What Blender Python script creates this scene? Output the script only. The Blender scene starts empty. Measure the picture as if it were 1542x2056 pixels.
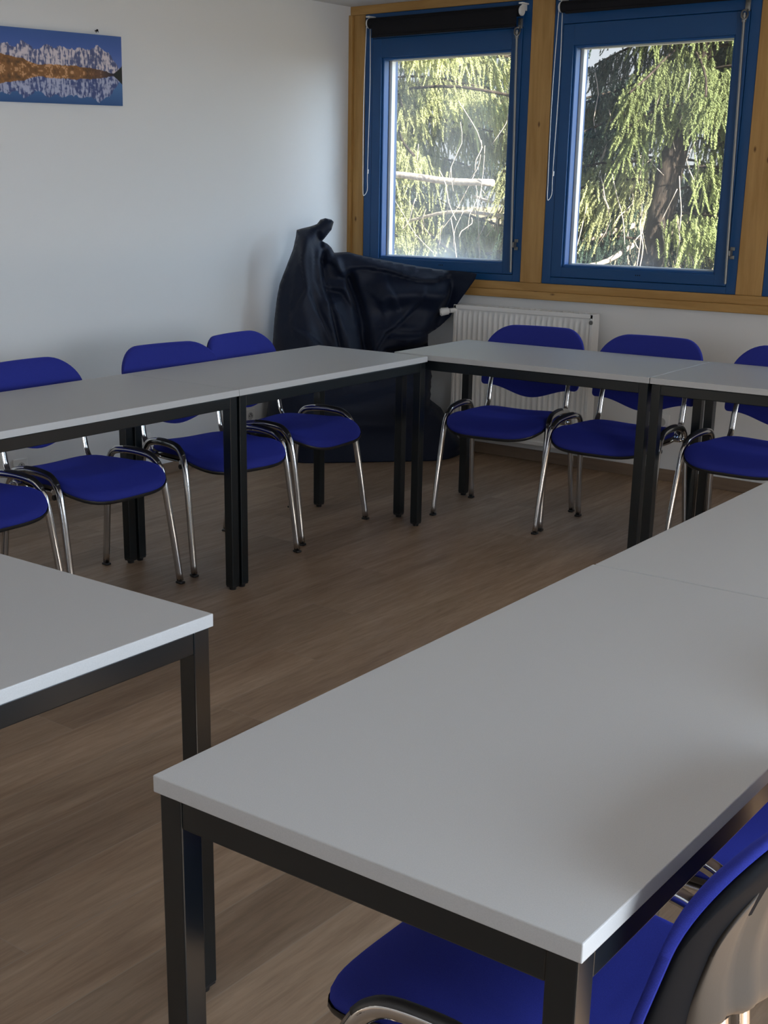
import bpy, bmesh, math, random
import numpy as np
from mathutils import Vector, Matrix
from mathutils.geometry import delaunay_2d_cdt
random.seed(7); rng = np.random.default_rng(11)
D = bpy.data; COL = bpy.context.scene.collection; SC = bpy.context.scene

# ------------------------------------------------------------------ camera
F_PX, YAW, PITCH, ROLL = 2580.683, 0.674365, -0.291175, 0.005796
CAM = Vector((3.128616, -4.582192, 1.465958))
fw = Vector((-math.sin(YAW)*math.cos(PITCH), math.cos(YAW)*math.cos(PITCH), math.sin(PITCH)))
r0 = Vector((math.cos(YAW), math.sin(YAW), 0)); u0 = r0.cross(fw)
rt = math.cos(ROLL)*r0 + math.sin(ROLL)*u0; up = -math.sin(ROLL)*r0 + math.cos(ROLL)*u0
cam_d = D.cameras.new('camera'); cam = D.objects.new('camera', cam_d); COL.objects.link(cam)
cam.matrix_world = Matrix(((rt.x, up.x, -fw.x, CAM.x), (rt.y, up.y, -fw.y, CAM.y), (rt.z, up.z, -fw.z, CAM.z), (0, 0, 0, 1)))
cam_d.sensor_fit = 'VERTICAL'; cam_d.sensor_height = 36.0; cam_d.sensor_width = 27.0
cam_d.lens = F_PX/2056*36.0
cam_d.shift_x = 109.80/2056; cam_d.shift_y = 108.83/2056
cam_d.clip_start = 0.05; cam_d.clip_end = 300
SC.camera = cam

# ------------------------------------------------------------------ world, sun, daylight, exposure
SC.view_settings.view_transform = 'Standard'; SC.view_settings.look = 'None'
SC.view_settings.gamma = 1.0; SC.view_settings.use_curve_mapping = False
SC.view_settings.exposure = 0.12
W = D.worlds.new('sky'); SC.world = W; W.use_nodes = True
wn = W.node_tree; wn.nodes.clear()
wo = wn.nodes.new('ShaderNodeOutputWorld'); wb = wn.nodes.new('ShaderNodeBackground')
tc = wn.nodes.new('ShaderNodeTexCoord'); sp = wn.nodes.new('ShaderNodeSeparateXYZ'); rp = wn.nodes.new('ShaderNodeValToRGB')
wn.links.new(tc.outputs['Generated'], sp.inputs[0]); wn.links.new(sp.outputs['Z'], rp.inputs['Fac'])
rp.color_ramp.elements[0].position = 0.0; rp.color_ramp.elements[0].color = (0.95, 0.97, 1.0, 1)
rp.color_ramp.elements[1].position = 0.55; rp.color_ramp.elements[1].color = (0.42, 0.62, 1.0, 1)
# glow added low in the sky, right of the trees, to light the left wall
gdir = wn.nodes.new('ShaderNodeVectorMath'); gdir.operation = 'DOT_PRODUCT'; GLOW = Vector((.88, .44, .17)).normalized(); gdir.inputs[1].default_value = GLOW
wn.links.new(tc.outputs['Generated'], gdir.inputs[0])
gmax = wn.nodes.new('ShaderNodeMath'); gmax.operation = 'MAXIMUM'; gmax.inputs[1].default_value = 0; wn.links.new(gdir.outputs['Value'], gmax.inputs[0])
gpow = wn.nodes.new('ShaderNodeMath'); gpow.operation = 'POWER'; gpow.inputs[1].default_value = 8; wn.links.new(gmax.outputs[0], gpow.inputs[0])
gmul = wn.nodes.new('ShaderNodeMath'); gmul.operation = 'MULTIPLY'; gmul.inputs[1].default_value = 13; wn.links.new(gpow.outputs[0], gmul.inputs[0])
gadd = wn.nodes.new('ShaderNodeMath'); gadd.operation = 'ADD'; gadd.inputs[1].default_value = .85; wn.links.new(gmul.outputs[0], gadd.inputs[0])
wn.links.new(gadd.outputs[0], wb.inputs['Strength'])
gcol = wn.nodes.new('ShaderNodeMix'); gcol.data_type = 'RGBA'; gcol.inputs[7].default_value = (.62, .80, 1.0, 1); wn.links.new(gpow.outputs[0], gcol.inputs[0]); wn.links.new(rp.outputs['Color'], gcol.inputs[6])
wn.links.new(gcol.outputs[2], wb.inputs['Color'])
wn.links.new(wb.outputs[0], wo.inputs[0])

SUN_DIR = Vector((0.80, -0.33, 0.50)).normalized()      # towards the sun
sd = D.lights.new('sun', 'SUN'); sd.energy = 25.0; sd.angle = math.radians(0.6); sd.color = (1.0, 0.93, 0.80)
so = D.objects.new('sun', sd); COL.objects.link(so); so.rotation_euler = SUN_DIR.to_track_quat('Z', 'Y').to_euler(); so.location = (9, -6, 9)

def area(name, loc, direction, sx, sy, power, color):
    l = D.lights.new(name, 'AREA'); l.shape = 'RECTANGLE'; l.size = sx; l.size_y = sy; l.energy = power; l.color = color
    o = D.objects.new(name, l); COL.objects.link(o); o.location = loc
    o.rotation_euler = Vector(direction).to_track_quat('-Z', 'Y').to_euler(); return o
# daylight entering the side windows outside the picture; added fill lamp from the back
area('daylight_side_window', (5.30, -3.65, 1.36), (-1, .0, -0.05), 1.9, .86, 80, (0.82, 0.91, 1.0))
area('added_back_fill', (1.6, -7.25, 1.55), (0, 1, -0.06), 4.4, 1.1, 3, (1.0, .975, .94))  # added fill lamp, no window known at the back
area('daylight_side_window', (5.30, -1.35, 1.36), (-1, .1, -0.05), 2.4, .86, 4, (0.90, 0.95, 1.0))

# ------------------------------------------------------------------ helpers
XW, YW, HC = -1.636, 1.543, 2.396
def link(o, parent=None):
    COL.objects.link(o)
    if parent is not None: o.parent = parent
    return o
def tag(o, label=None, cat=None, group=None, kind=None):
    if label: o['label'] = label
    if cat: o['category'] = cat
    if group: o['group'] = group
    if kind: o['kind'] = kind
    return o
def empty(name, loc=(0, 0, 0), rz=0):
    o = D.objects.new(name, None); o.empty_display_size = .1; o.location = loc; o.rotation_euler.z = rz
    return link(o)
def from_data(name, vs, fs, mat, parent=None, smooth=False, loc=(0, 0, 0)):
    me = D.meshes.new(name); me.from_pydata([tuple(map(float, v)) for v in vs], [], [tuple(map(int, f)) for f in fs])
    me.update()
    if mat: me.materials.append(mat)
    if smooth: me.polygons.foreach_set('use_smooth', [True]*len(me.polygons))
    o = D.objects.new(name, me); o.location = loc
    return link(o, parent)
class MB:
    def __init__(s): s.bm = bmesh.new()
    def box(s, x0, x1, y0, y1, z0, z1, bev=0, seg=2):
        b = bmesh.new(); bmesh.ops.create_cube(b, size=1)
        for v in b.verts: v.co = Vector(((x0+x1)/2+v.co.x*(x1-x0), (y0+y1)/2+v.co.y*(y1-y0), (z0+z1)/2+v.co.z*(z1-z0)))
        if bev: bmesh.ops.bevel(b, geom=b.edges[:], offset=bev, segments=seg, affect='EDGES', profile=.5)
        s.merge(b); return s
    def merge(s, b):
        me = D.meshes.new('t'); b.to_mesh(me); b.free(); s.bm.from_mesh(me); D.meshes.remove(me)
    def cyl(s, p0, p1, r, n=16, r2=None, bev=0):
        p0, p1 = Vector(p0), Vector(p1); d = p1-p0
        b = bmesh.new(); bmesh.ops.create_cone(b, cap_ends=True, segments=n, radius1=r, radius2=r if r2 is None else r2, depth=d.length)
        if bev:
            bmesh.ops.bevel(b, geom=[e for e in b.edges if len(e.link_faces) == 2 and max(len(f.verts) for f in e.link_faces) > 4], offset=bev, segments=2, affect='EDGES')
        m = Matrix.Translation((p0+p1)/2) @ d.to_track_quat('Z', 'Y').to_matrix().to_4x4()
        b.transform(m); s.merge(b); return s
    def tube(s, pts, rx, ry=None, n=12, sub=6, side=None, close=False):
        ry = rx if ry is None else ry
        P = [Vector(p) for p in pts]; Q = []
        N = len(P)
        if sub > 1:
            rngk = range(N) if close else range(N-1)
            for i in rngk:
                a = P[(i-1) % N] if (close or i > 0) else P[0]*2-P[1]; b_ = P[i]; c = P[(i+1) % N]
                d = P[(i+2) % N] if (close or i+2 < N) else P[N-1]*2-P[N-2]
                for k in range(sub):
                    t = k/sub
                    Q.append(.5*((2*b_)+(-a+c)*t+(2*a-5*b_+4*c-d)*t*t+(-a+3*b_-3*c+d)*t**3))
            if not close: Q.append(P[-1])
        else: Q = P
        b = bmesh.new(); rings = []; prev = None
        M = len(Q)
        for i, p in enumerate(Q):
            t = (Q[(i+1) % M]-Q[(i-1) % M]) if close else (Q[min(i+1, M-1)]-Q[max(i-1, 0)])
            t.normalize()
            if side is not None: xax = Vector(side) - t*Vector(side).dot(t)
            elif prev is not None: xax = prev - t*prev.dot(t)
            else: xax = t.orthogonal()
            xax.normalize(); prev = xax; yax = t.cross(xax)
            rings.append([b.verts.new(p+xax*rx*math.cos(2*math.pi*k/n)+yax*ry*math.sin(2*math.pi*k/n)) for k in range(n)])
        R = len(rings)
        for i in range(R if close else R-1):
            A, B = rings[i], rings[(i+1) % R]
            for k in range(n): f = b.faces.new((A[k], A[(k+1) % n], B[(k+1) % n], B[k])); f.smooth = True
        if not close: b.faces.new(rings[0][::-1]); b.faces.new(rings[-1])
        s.merge(b); return s
    def build(s, name, mat, parent=None, smooth=False, auto=None):
        bmesh.ops.recalc_face_normals(s.bm, faces=s.bm.faces)
        me = D.meshes.new(name); s.bm.to_mesh(me); s.bm.free(); me.materials.append(mat)
        if smooth: me.polygons.foreach_set('use_smooth', [True]*len(me.polygons))
        if auto: me.set_sharp_from_angle(angle=math.radians(auto))
        o = D.objects.new(name, me); return link(o, parent)
def copy_tree(o, parent=None):
    c = o.copy(); COL.objects.link(c); c.parent = parent
    for ch in list(o.children): copy_tree(ch, c)
    return c

# ------------------------------------------------------------------ materials
class Mat:
    def __init__(s, name):
        s.m = D.materials.new(name); s.m.use_nodes = True; s.t = s.m.node_tree
        s.b = s.t.nodes['Principled BSDF']; s.o = s.t.nodes['Material Output']
    def n(s, typ, **kw):
        x = s.t.nodes.new(typ)
        for k, v in kw.items():
            if k in x.inputs: x.inputs[k].default_value = v
            else: setattr(x, k, v)
        return x
    def l(s, a, b): s.t.links.new(a, b)
    def set(s, **kw):
        names = dict(col='Base Color', rough='Roughness', metal='Metallic', spec='Specular IOR Level', sheen='Sheen Weight', coat='Coat Weight')
        for k, v in kw.items():
            s.b.inputs[names[k]].default_value = (*v, 1) if k == 'col' else v
        return s
    def coords(s, scale=(1, 1, 1), rot=(0, 0, 0), kind='Object'):
        c = s.n('ShaderNodeTexCoord'); m = s.n('ShaderNodeMapping'); m.inputs['Scale'].default_value = scale; m.inputs['Rotation'].default_value = rot
        s.l(c.outputs[kind], m.inputs[0]); return m.outputs[0]
    def noise(s, vec, scale, detail=4, rough=.55, dist=0):
        x = s.n('ShaderNodeTexNoise'); x.inputs['Scale'].default_value = scale; x.inputs['Detail'].default_value = detail
        x.inputs['Roughness'].default_value = rough; x.inputs['Distortion'].default_value = dist
        s.l(vec, x.inputs['Vector']); return x.outputs['Fac']
    def ramp(s, fac, stops):
        r = s.n('ShaderNodeValToRGB'); e = r.color_ramp.elements
        while len(e) < len(stops): e.new(.5)
        for i, (p, c) in enumerate(stops): e[i].position = p; e[i].color = (*c, 1) if len(c) == 3 else c
        s.l(fac, r.inputs[0]); return r.outputs[0]
    def bump(s, h, strength=.2, dist=.002):
        b = s.n('ShaderNodeBump'); b.inputs['Strength'].default_value = strength; b.inputs['Distance'].default_value = dist
        s.l(h, b.inputs['Height']); s.l(b.outputs[0], s.b.inputs['Normal']); return s

def paint_wall(name, col):
    a = Mat(name).set(col=col, rough=.85, spec=.25)
    v = a.coords(); a.bump(a.noise(v, 90, 5), .12, .002); return a.m
M_WALL = paint_wall('white_wall_paint', (.70, .70, .695))
M_CEIL = paint_wall('ceiling_paint', (.72, .72, .715))

def wood(name, c1, c2, axis='Z', rough=.45, knots=True):
    a = Mat(name).set(rough=rough, spec=.4)
    sc = {'X': (1.2, 14, 14), 'Y': (14, 1.2, 14), 'Z': (14, 14, 1.2)}[axis]
    v = a.coords(sc); f = a.noise(v, 2.2, 6, .6, .5)
    base = a.ramp(f, [(.3, c1), (.7, c2)])
    if knots:
        v2 = a.coords({'X': (1, 2.2, 2.2), 'Y': (2.2, 1, 2.2), 'Z': (2.2, 2.2, 1)}[axis]); vo = a.n('ShaderNodeTexVoronoi'); vo.inputs['Scale'].default_value = 4.5; a.l(v2, vo.inputs['Vector'])
        k = a.ramp(vo.outputs['Distance'], [(0.03, (1, 1, 1)), (.085, (0, 0, 0))])
        mx = a.n('ShaderNodeMix', data_type='RGBA'); a.l(k, mx.inputs[0]); a.l(base, mx.inputs[6]); mx.inputs[7].default_value = (c1[0]*.35, c1[1]*.28, c1[2]*.25, 1)
        base = mx.outputs[2]
    a.l(base, a.b.inputs['Base Color']); a.bump(f, .08, .001); return a.m
PINE = ((.36, .195, .056), (.49, .29, .10))
M_PINE_X = wood('pine_wood_rail', *PINE, axis='X'); M_PINE_Z = wood('pine_wood_post', *PINE, axis='Z')

def floor_mat():
    a = Mat('oak_laminate_planks').set(spec=.45)
    c = a.n('ShaderNodeTexCoord'); s = a.n('ShaderNodeSeparateXYZ'); a.l(c.outputs['Object'], s.inputs[0])
    def math_(op, x, y=None):
        m = a.n('ShaderNodeMath', operation=op)
        for i, q in enumerate((x, y)):
            if q is None: continue
            if isinstance(q, (int, float)): m.inputs[i].default_value = q
            else: a.l(q, m.inputs[i])
        return m.outputs[0]
    PWID, PLEN = .192, 1.285
    col = math_('DIVIDE', math_('ADD', s.outputs['X'], 40*PWID+.06), PWID); ci = math_('FLOOR', col); cf = math_('FRACT', col)
    wn1 = a.n('ShaderNodeTexWhiteNoise', noise_dimensions='1D'); a.l(ci, wn1.inputs['W'])
    row = math_('ADD', math_('DIVIDE', math_('ADD', s.outputs['Y'], 30), PLEN), wn1.outputs['Value']); ri = math_('FLOOR', row); rf = math_('FRACT', row)
    cb = a.n('ShaderNodeCombineXYZ'); a.l(ci, cb.inputs[0]); a.l(ri, cb.inputs[1])
    wn2 = a.n('ShaderNodeTexWhiteNoise', noise_dimensions='3D'); a.l(cb.outputs[0], wn2.inputs['Vector'])
    rnd = wn2.outputs['Value']
    cv = a.n('ShaderNodeCombineXYZ'); a.l(math_('MULTIPLY', s.outputs['X'], 1.0), cv.inputs[0]); a.l(math_('ADD', math_('MULTIPLY', s.outputs['Y'], .085), math_('MULTIPLY', rnd, 37)), cv.inputs[1]); a.l(math_('MULTIPLY', rnd, 91), cv.inputs[2])
    g1 = a.noise(cv.outputs[0], 9, 7, .62, 1.1)
    g2 = a.noise(cv.outputs[0], 75, 3, .7, .3)
    base = a.ramp(g1, [(.30, (.225, .146, .090)), (.5, (.298, .204, .132)), (.72, (.36, .258, .176))])
    fine = a.ramp(g2, [(.3, (.82, .82, .82)), (.65, (1.06, 1.06, 1.06))])
    m1 = a.n('ShaderNodeMix', data_type='RGBA', blend_type='MULTIPLY'); m1.inputs[0].default_value = 1; a.l(base, m1.inputs[6]); a.l(fine, m1.inputs[7])
    tone = a.ramp(rnd, [(0, (.78, .77, .76)), (1, (1.16, 1.17, 1.19))])
    m2 = a.n('ShaderNodeMix', data_type='RGBA', blend_type='MULTIPLY'); m2.inputs[0].default_value = 1; a.l(m1.outputs[2], m2.inputs[6]); a.l(tone, m2.inputs[7])
    # joints
    j1 = math_('LESS_THAN', cf, .015); j2 = math_('LESS_THAN', rf, .0022); j = math_('MAXIMUM', j1, j2)
    m3 = a.n('ShaderNodeMix', data_type='RGBA'); a.l(math_('MULTIPLY', j, .75), m3.inputs[0]); a.l(m2.outputs[2], m3.inputs[6]); m3.inputs[7].default_value = (.30, .235, .18, 1)
    a.l(m3.outputs[2], a.b.inputs['Base Color'])
    rr = a.ramp(g2, [(.3, (.5, .5, .5)), (.7, (.38, .38, .38))]); a.l(rr, a.b.inputs['Roughness'])
    h = math_('SUBTRACT', g2, math_('MULTIPLY', j, 2)); a.bump(h, .12, .001)
    return a.m
M_FLOOR = floor_mat()
M_BASE = wood('baseboard_oak', (.17, .115, .075), (.23, .165, .115), axis='X', knots=False)
M_BLUE = Mat('blue_window_lacquer').set(col=(.007, .066, .205), rough=.38, spec=.42).m
M_BLUE2 = Mat('blue_window_lacquer_edge').set(col=(.009, .082, .26), rough=.35, spec=.42).m
M_TOP = Mat('grey_melamine').set(col=(.46, .46, .455), rough=.42, spec=.32)
v = M_TOP.coords(); f = M_TOP.noise(v, 700, 2); M_TOP.l(M_TOP.ramp(f, [(.35, (.408, .414, .418)), (.65, (.438, .444, .448))]), M_TOP.b.inputs['Base Color'])
M_TOP.bump(f, .05, .0005); M_TOP = M_TOP.m
M_EDGE = Mat('grey_edge_band').set(col=(.50, .50, .50), rough=.42, spec=.4).m
M_STEEL = Mat('anthracite_coated_steel').set(col=(.0045, .0075, .009), rough=.28, spec=.52, metal=.0).m
M_BLACK = Mat('black_plastic').set(col=(.012, .012, .013), rough=.38, spec=.5).m
M_CHROME = Mat('chrome_tube').set(col=(.56, .56, .56), rough=.14, metal=1.0).m
M_WHITEP = Mat('white_plastic').set(col=(.74, .74, .73), rough=.35).m
M_RAD = Mat('white_radiator_enamel').set(col=(.76, .76, .75), rough=.32, spec=.45).m
M_ZINC = Mat('zinc_fitting').set(col=(.28, .28, .27), rough=.45, metal=.85).m
M_DARKHOLE = Mat('dark_hole').set(col=(.004, .004, .005), rough=.9).m
def fabric(name, c1, c2, scale=900, rough=.85, sheen=.25):
    a = Mat(name).set(rough=rough, spec=.2, sheen=sheen)
    v = a.coords(); w = a.n('ShaderNodeTexWave', wave_type='BANDS', bands_direction='DIAGONAL'); w.inputs['Scale'].default_value = scale*.45; w.inputs['Distortion'].default_value = 1.0; a.l(v, w.inputs['Vector'])
    f = a.noise(v, scale, 2); a.l(a.ramp(f, [(.35, c1), (.65, c2)]), a.b.inputs['Base Color'])
    a.bump(w.outputs['Fac'], .25, .0006)
    if 'Sheen Tint' in a.b.inputs: a.b.inputs['Sheen Tint'].default_value = (*[min(1, c*3) for c in c2], 1)
    return a.m
M_FAB = fabric('royal_blue_woven_fabric', (.015, .021, .185), (.021, .030, .245), sheen=.45)
M_BAG = Mat('navy_nylon_canvas').set(rough=.55, spec=.28, sheen=.05)
v = M_BAG.coords(); f = M_BAG.noise(v, 420, 3); M_BAG.l(M_BAG.ramp(f, [(.3, (.0022, .0062, .020)), (.7, (.0032, .0088, .028))]), M_BAG.b.inputs['Base Color'])
f2 = M_BAG.noise(v, 34, 6, .72, .9); M_BAG.bump(f2, .16, .006); M_BAG = M_BAG.m
M_BLIND = fabric('black_roller_blind_cloth', (.006, .006, .008), (.010, .010, .013), 600, .7, .1)
M_SHELL = Mat('black_grained_shell').set(col=(.007, .0075, .009), rough=.75, spec=.06)
v = M_SHELL.coords(); M_SHELL.bump(M_SHELL.noise(v, 500, 2), .15, .0005); M_SHELL = M_SHELL.m
M_PANEL = Mat('grained_panel_warm_reflection').set(col=(.062, .052, .043), rough=.5, spec=.3)  # black plastic tinted taupe: warm reflected light put into the colour
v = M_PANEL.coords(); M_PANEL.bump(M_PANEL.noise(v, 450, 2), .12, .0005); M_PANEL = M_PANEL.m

def glass_mat(name, haze):
    a = Mat(name); a.t.nodes.remove(a.b)
    tr = a.n('ShaderNodeBsdfTransparent'); tr.inputs[0].default_value = (.95, .965, .96, 1)
    gl = a.n('ShaderNodeBsdfGlossy'); gl.inputs['Roughness'].default_value = .01
    lw = a.n('ShaderNodeLayerWeight'); pw = a.n('ShaderNodeMath', operation='POWER'); pw.inputs[1].default_value = 5; a.l(lw.outputs['Facing'], pw.inputs[0])
    lw.inputs[0].default_value = .5
    fr = a.n('ShaderNodeMath', operation='MULTIPLY_ADD'); fr.inputs[1].default_value = .9; fr.inputs[2].default_value = .04; a.l(pw.outputs[0], fr.inputs[0])
    mx = a.n('ShaderNodeMixShader'); a.l(fr.outputs[0], mx.inputs[0]); a.l(tr.outputs[0], mx.inputs[1]); a.l(gl.outputs[0], mx.inputs[2])
    # thin film of dust and condensation on the pane, heavier at the bottom
    tl = a.n('ShaderNodeBsdfTranslucent'); tl.inputs[0].default_value = (.9, .92, .92, 1)
    c = a.n('ShaderNodeTexCoord'); s = a.n('ShaderNodeSeparateXYZ'); a.l(c.outputs['Object'], s.inputs[0])
    g = a.ramp(s.outputs['Z'], [(0.0, (haze*3.2,)*3), (.14, (haze,)*3), (1, (haze*.9,)*3)])
    mp = a.coords((1.2, 1, .5)); nz = a.noise(mp, 2.6, 4, .55, .3); nr = a.ramp(nz, [(.3, (.25,)*3), (.75, (1.6,)*3)])
    mm = a.n('ShaderNodeMix', data_type='RGBA', blend_type='MULTIPLY'); mm.inputs[0].default_value = 1; a.l(g, mm.inputs[6]); a.l(nr, mm.inputs[7])
    m2 = a.n('ShaderNodeMixShader'); a.l(mm.outputs[2], m2.inputs[0]); a.l(mx.outputs[0], m2.inputs[1]); a.l(tl.outputs[0], m2.inputs[2])
    a.l(m2.outputs[0], a.o.inputs[0]); return a.m
M_GLASS1 = glass_mat('hazy_window_glass', .09); M_GLASS2 = glass_mat('clear_window_glass', .015)

# ------------------------------------------------------------------ room shell
def struct(o): o['kind'] = 'structure'; return o
RX1, RY0 = 5.35, -7.2
struct(MB().box(XW-.1, RX1+.15, RY0-.1, YW+.25, -.12, 0).build('floor', M_FLOOR))
struct(MB().box(XW-.1, RX1+.15, RY0-.1, YW+.25, HC, HC+.12).build('ceiling', M_CEIL))
struct(MB().box(XW-.12, XW, RY0-.1, YW+.25, 0, HC).build('wall_left', M_WALL))
struct(MB().box(XW, -.7, RY0-.12, RY0, 0, HC).box(3.9, RX1, RY0-.12, RY0, 0, HC).box(-.7, 3.9, RY0-.12, RY0, 0, .95).box(-.7, 3.9, RY0-.12, RY0, 2.15, HC).build('wall_back', M_WALL))  # opening cut for the added back fill lamp
ZS = .872
struct(MB().box(XW, RX1, YW, YW+.25, 0, ZS-.003).build('wall_window', M_WALL))
# right wall with a window band (beyond the frame)
RWY0, RWY1, RWZ0, RWZ1 = -4.65, -.10, .90, 1.82
rw = MB(); rw.box(RX1, RX1+.12, RY0, RWY0, 0, HC); rw.box(RX1, RX1+.12, RWY1, YW, 0, HC); rw.box(RX1, RX1+.12, RWY0, RWY1, 0, RWZ0); rw.box(RX1, RX1+.12, RWY0, RWY1, RWZ1, HC)
struct(rw.build('wall_right', M_WALL))
struct(MB().box(XW, RX1, YW-.012, YW, 0, .060, .002).build('baseboard_window', M_BASE))
bl = MB().box(-.0, .0, -.0, .0, 0, 0) if False else None
struct(MB().box(XW, XW+.010, RY0, YW-.012, 0, .055, .002).build('baseboard_left', wood('baseboard_left_oak', (.17, .115, .075), (.23, .165, .115), axis='Y', knots=False)))

# timber framing round the windows
PITCH_W = 1.190
NWIN = 5
def wx0(i): return -1.535+PITCH_W*i
WW = 1.062; WZ0, WZ1 = .953, 2.350
t = MB(); t.box(XW, RX1, YW-.014, YW+.19, ZS+.039, WZ0, .003).box(XW, RX1, YW-.030, YW+.19, ZS-.002, ZS+.039, .004)
struct(t.build('trim_sill', M_PINE_X))
struct(MB().box(XW, RX1, YW-.004, YW+.2, WZ1, HC, .003).build('trim_head', M_PINE_X))
t = MB(); t.box(XW, XW+.024, YW-.020, YW+.2, WZ0, WZ1, .003).box(XW+.024, wx0(0), YW-.002, YW+.2, WZ0, WZ1, .003)
struct(t.build('trim_1', M_PINE_Z))
for i in range(1, NWIN+1):
    x1 = wx0(i) if i < NWIN else RX1
    tp = MB(); tp.box(wx0(i-1)+WW, x1, YW-.002, YW+.2, WZ0, WZ1, .003)
    if i == 2:
        mid = (wx0(1)+WW+x1)/2
    struct(tp.build('trim_%d' % (i+1), M_PINE_Z))

def window(i):
    x0 = wx0(i); x1 = x0+WW
    e = empty('window_%d' % (i+1), (x0, YW, WZ0)); e['kind'] = 'structure'
    g0, g1, h0, h1 = .127, .937, 1.055-WZ0, 2.108-WZ0       # visible glass
    H = WZ1-WZ0
    def ring(a0, a1, b0, b1, c0, c1, d0, d1, y0, y1, bev=.003):
        m = MB(); m.box(a0, b0, y0, y1, c0, c1, bev).box(b1, a1, y0, y1, c0, c1, bev)
        m.box(b0-.001, b1+.001, y0, y1, c0, d0, bev).box(b0-.001, b1+.001, y0, y1, d1, c1, bev); return m
    s0, s1, t0, t1 = .052, WW-.052, .035, 1.270
    ring(0, WW, s0, s1, 0, H, t0, t1, .004, .09).build('window_frame', M_BLUE, e)
    ring(s0+.002, s1-.002, g0-.012, g1+.012, t0+.002, t1-.002, h0-.012, h1+.012, -.004 if False else .001, .075).build('sash', M_BLUE, e)
    # bevelled glazing bead, paler outside reveal
    m = MB()
    ring(g0-.014, g1+.014, g0, g1, h0-.014, h1+.014, h0, h1, .012, .060, .004).build('glazing_bead', M_BLUE2, e)
    ring(g0-.006, g1+.006, g0+.012, g1-.002, h0-.006, h1+.006, h0+.004, h1-.002, .072, .104, .001).build('outer_reveal', M_WHITEP, e)
    ring(0.0, WW, g0-.004, g1+.004, 0, H, h0-.006, h1+.004, .09, .15).build('outer_frame', M_BLUE, e)
    gm = M_GLASS1 if i == 0 else M_GLASS2
    gl = MB().box(g0-.008, g1+.008, .064, .068, 0, h1-h0+.016).build('glass', gm, e); gl.location.z = h0-.008
    h = MB()
    for k in (-1, 0, 1): h.cyl((.55+k*.011, .0005, .067), (.55+k*.011, .004, .067), .0032, 10)
    h.build('drain_hole', M_DARKHOLE, e)
    # espagnolette rod on the right stile, top plate and lower keeper
    rx0, rx1 = 1.000, 1.026
    r = MB(); r.cyl((rx0-.006, -.030, 1.255), (rx1-.006, -.030, .050), .0065, 12, bev=.002)
    r.build('latch_rod', M_ZINC, e, auto=40)
    r = MB(); r.box(rx0-.014, rx0+.010, -.010, .0, 1.262, 1.312, .003).cyl((rx0-.002, -.012, 1.298), (rx0-.002, -.008, 1.298), .004, 10)
    r.tube([(rx0-.002, -.010, 1.270), (rx0-.016, -.030, 1.262), (rx0-.014, -.040, 1.238), (rx0+.004, -.040, 1.226), (rx0+.010, -.028, 1.245), (rx0+.002, -.016, 1.262)], .004, n=8, close=True)
    r.cyl((rx0-.005, -.030, 1.215), (rx0-.006, -.030, 1.245), .010, 12)
    r.build('latch_hook', M_ZINC, e, auto=40)
    r = MB(); r.box(rx1-.006, rx1+.016, -.006, .0, .165, .182, .002).box(rx1-.006, rx1+.016, -.006, .0, .205, .222, .002).box(rx1-.014, rx1+.006, -.034, .0, .180, .207, .003)
    r.build('latch_keeper', M_ZINC, e)
    return e
for i in range(NWIN): window(i)

def roller_blind(i):
    x0 = wx0(i)
    e = empty('roller_blind', (x0, YW, WZ1)); a, b = .058, 1.040; dr = (.078, .036, .05)[i]
    yc = -.048; zc = -.055
    MB().cyl((a+.012, yc, zc), (b-.022, yc, zc), .027, 24).build('roll', M_BLIND, e, auto=40)
    m = MB(); m.box(a+.045, b-.025, yc-.0285, yc-.0255, zc-dr+.006, zc+.004); m.box(a+.045, b-.025, yc-.033, yc-.022, zc-dr, zc-dr+.014, .002)
    m.build('blind_cloth', M_BLIND, e)
    for s, xx in ((-1, a-.002), (1, b-.018)):
        m = MB(); m.cyl((xx, yc, zc), (xx+.013, yc, zc), .025, 20, bev=.003); m.box(xx+.002, xx+.010, yc, -.001, zc+.002, zc+.036, .002); m.box(xx-.004, xx+.020, yc-.018, -.001, zc+.030, zc+.038, .002)
        m.build('bracket', M_WHITEP, e, auto=40)
    w = [.0, .003, -.003, .002, -.004, -.010, -.016, -.012]
    P = []
    zt, zb = zc-.018, -.935 if i == 0 else -.945
    n = 14
    for k in range(n+1):
        t_ = k/n; P.append((a+.004-.010*math.sin(t_*3.3)-(.012*t_*t_), yc-.022, zt+(zb-zt)*t_))
    P.append((a-.006, yc-.015, zb-.028))
    for k in range(n+1):
        t_ = 1-k/n; P.append((a+.006+.004*math.sin(t_*5)-.002*t_, yc+.010, zt+(zb-zt)*t_))
    MB().tube(P, .0021, n=6, sub=3).build('bead_chain', M_WHITEP, e)
    MB().cyl((a+.004, yc+.010, zb+.115), (a+.003, yc+.010, zb+.092), .0042, 10).build('chain_joiner', M_WHITEP, e)
    return e
tag(roller_blind(0), 'rolled-up black roller blind with white bead chain over the left window beside the corner', 'blind', 'roller blinds above the windows')
tag(roller_blind(1), 'rolled-up black roller blind with white bead chain over the middle window', 'blind', 'roller blinds above the windows')
tag(roller_blind(2), 'roller blind whose white bead chain just shows at the right edge, third window', 'blind', 'roller blinds above the windows')

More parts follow.
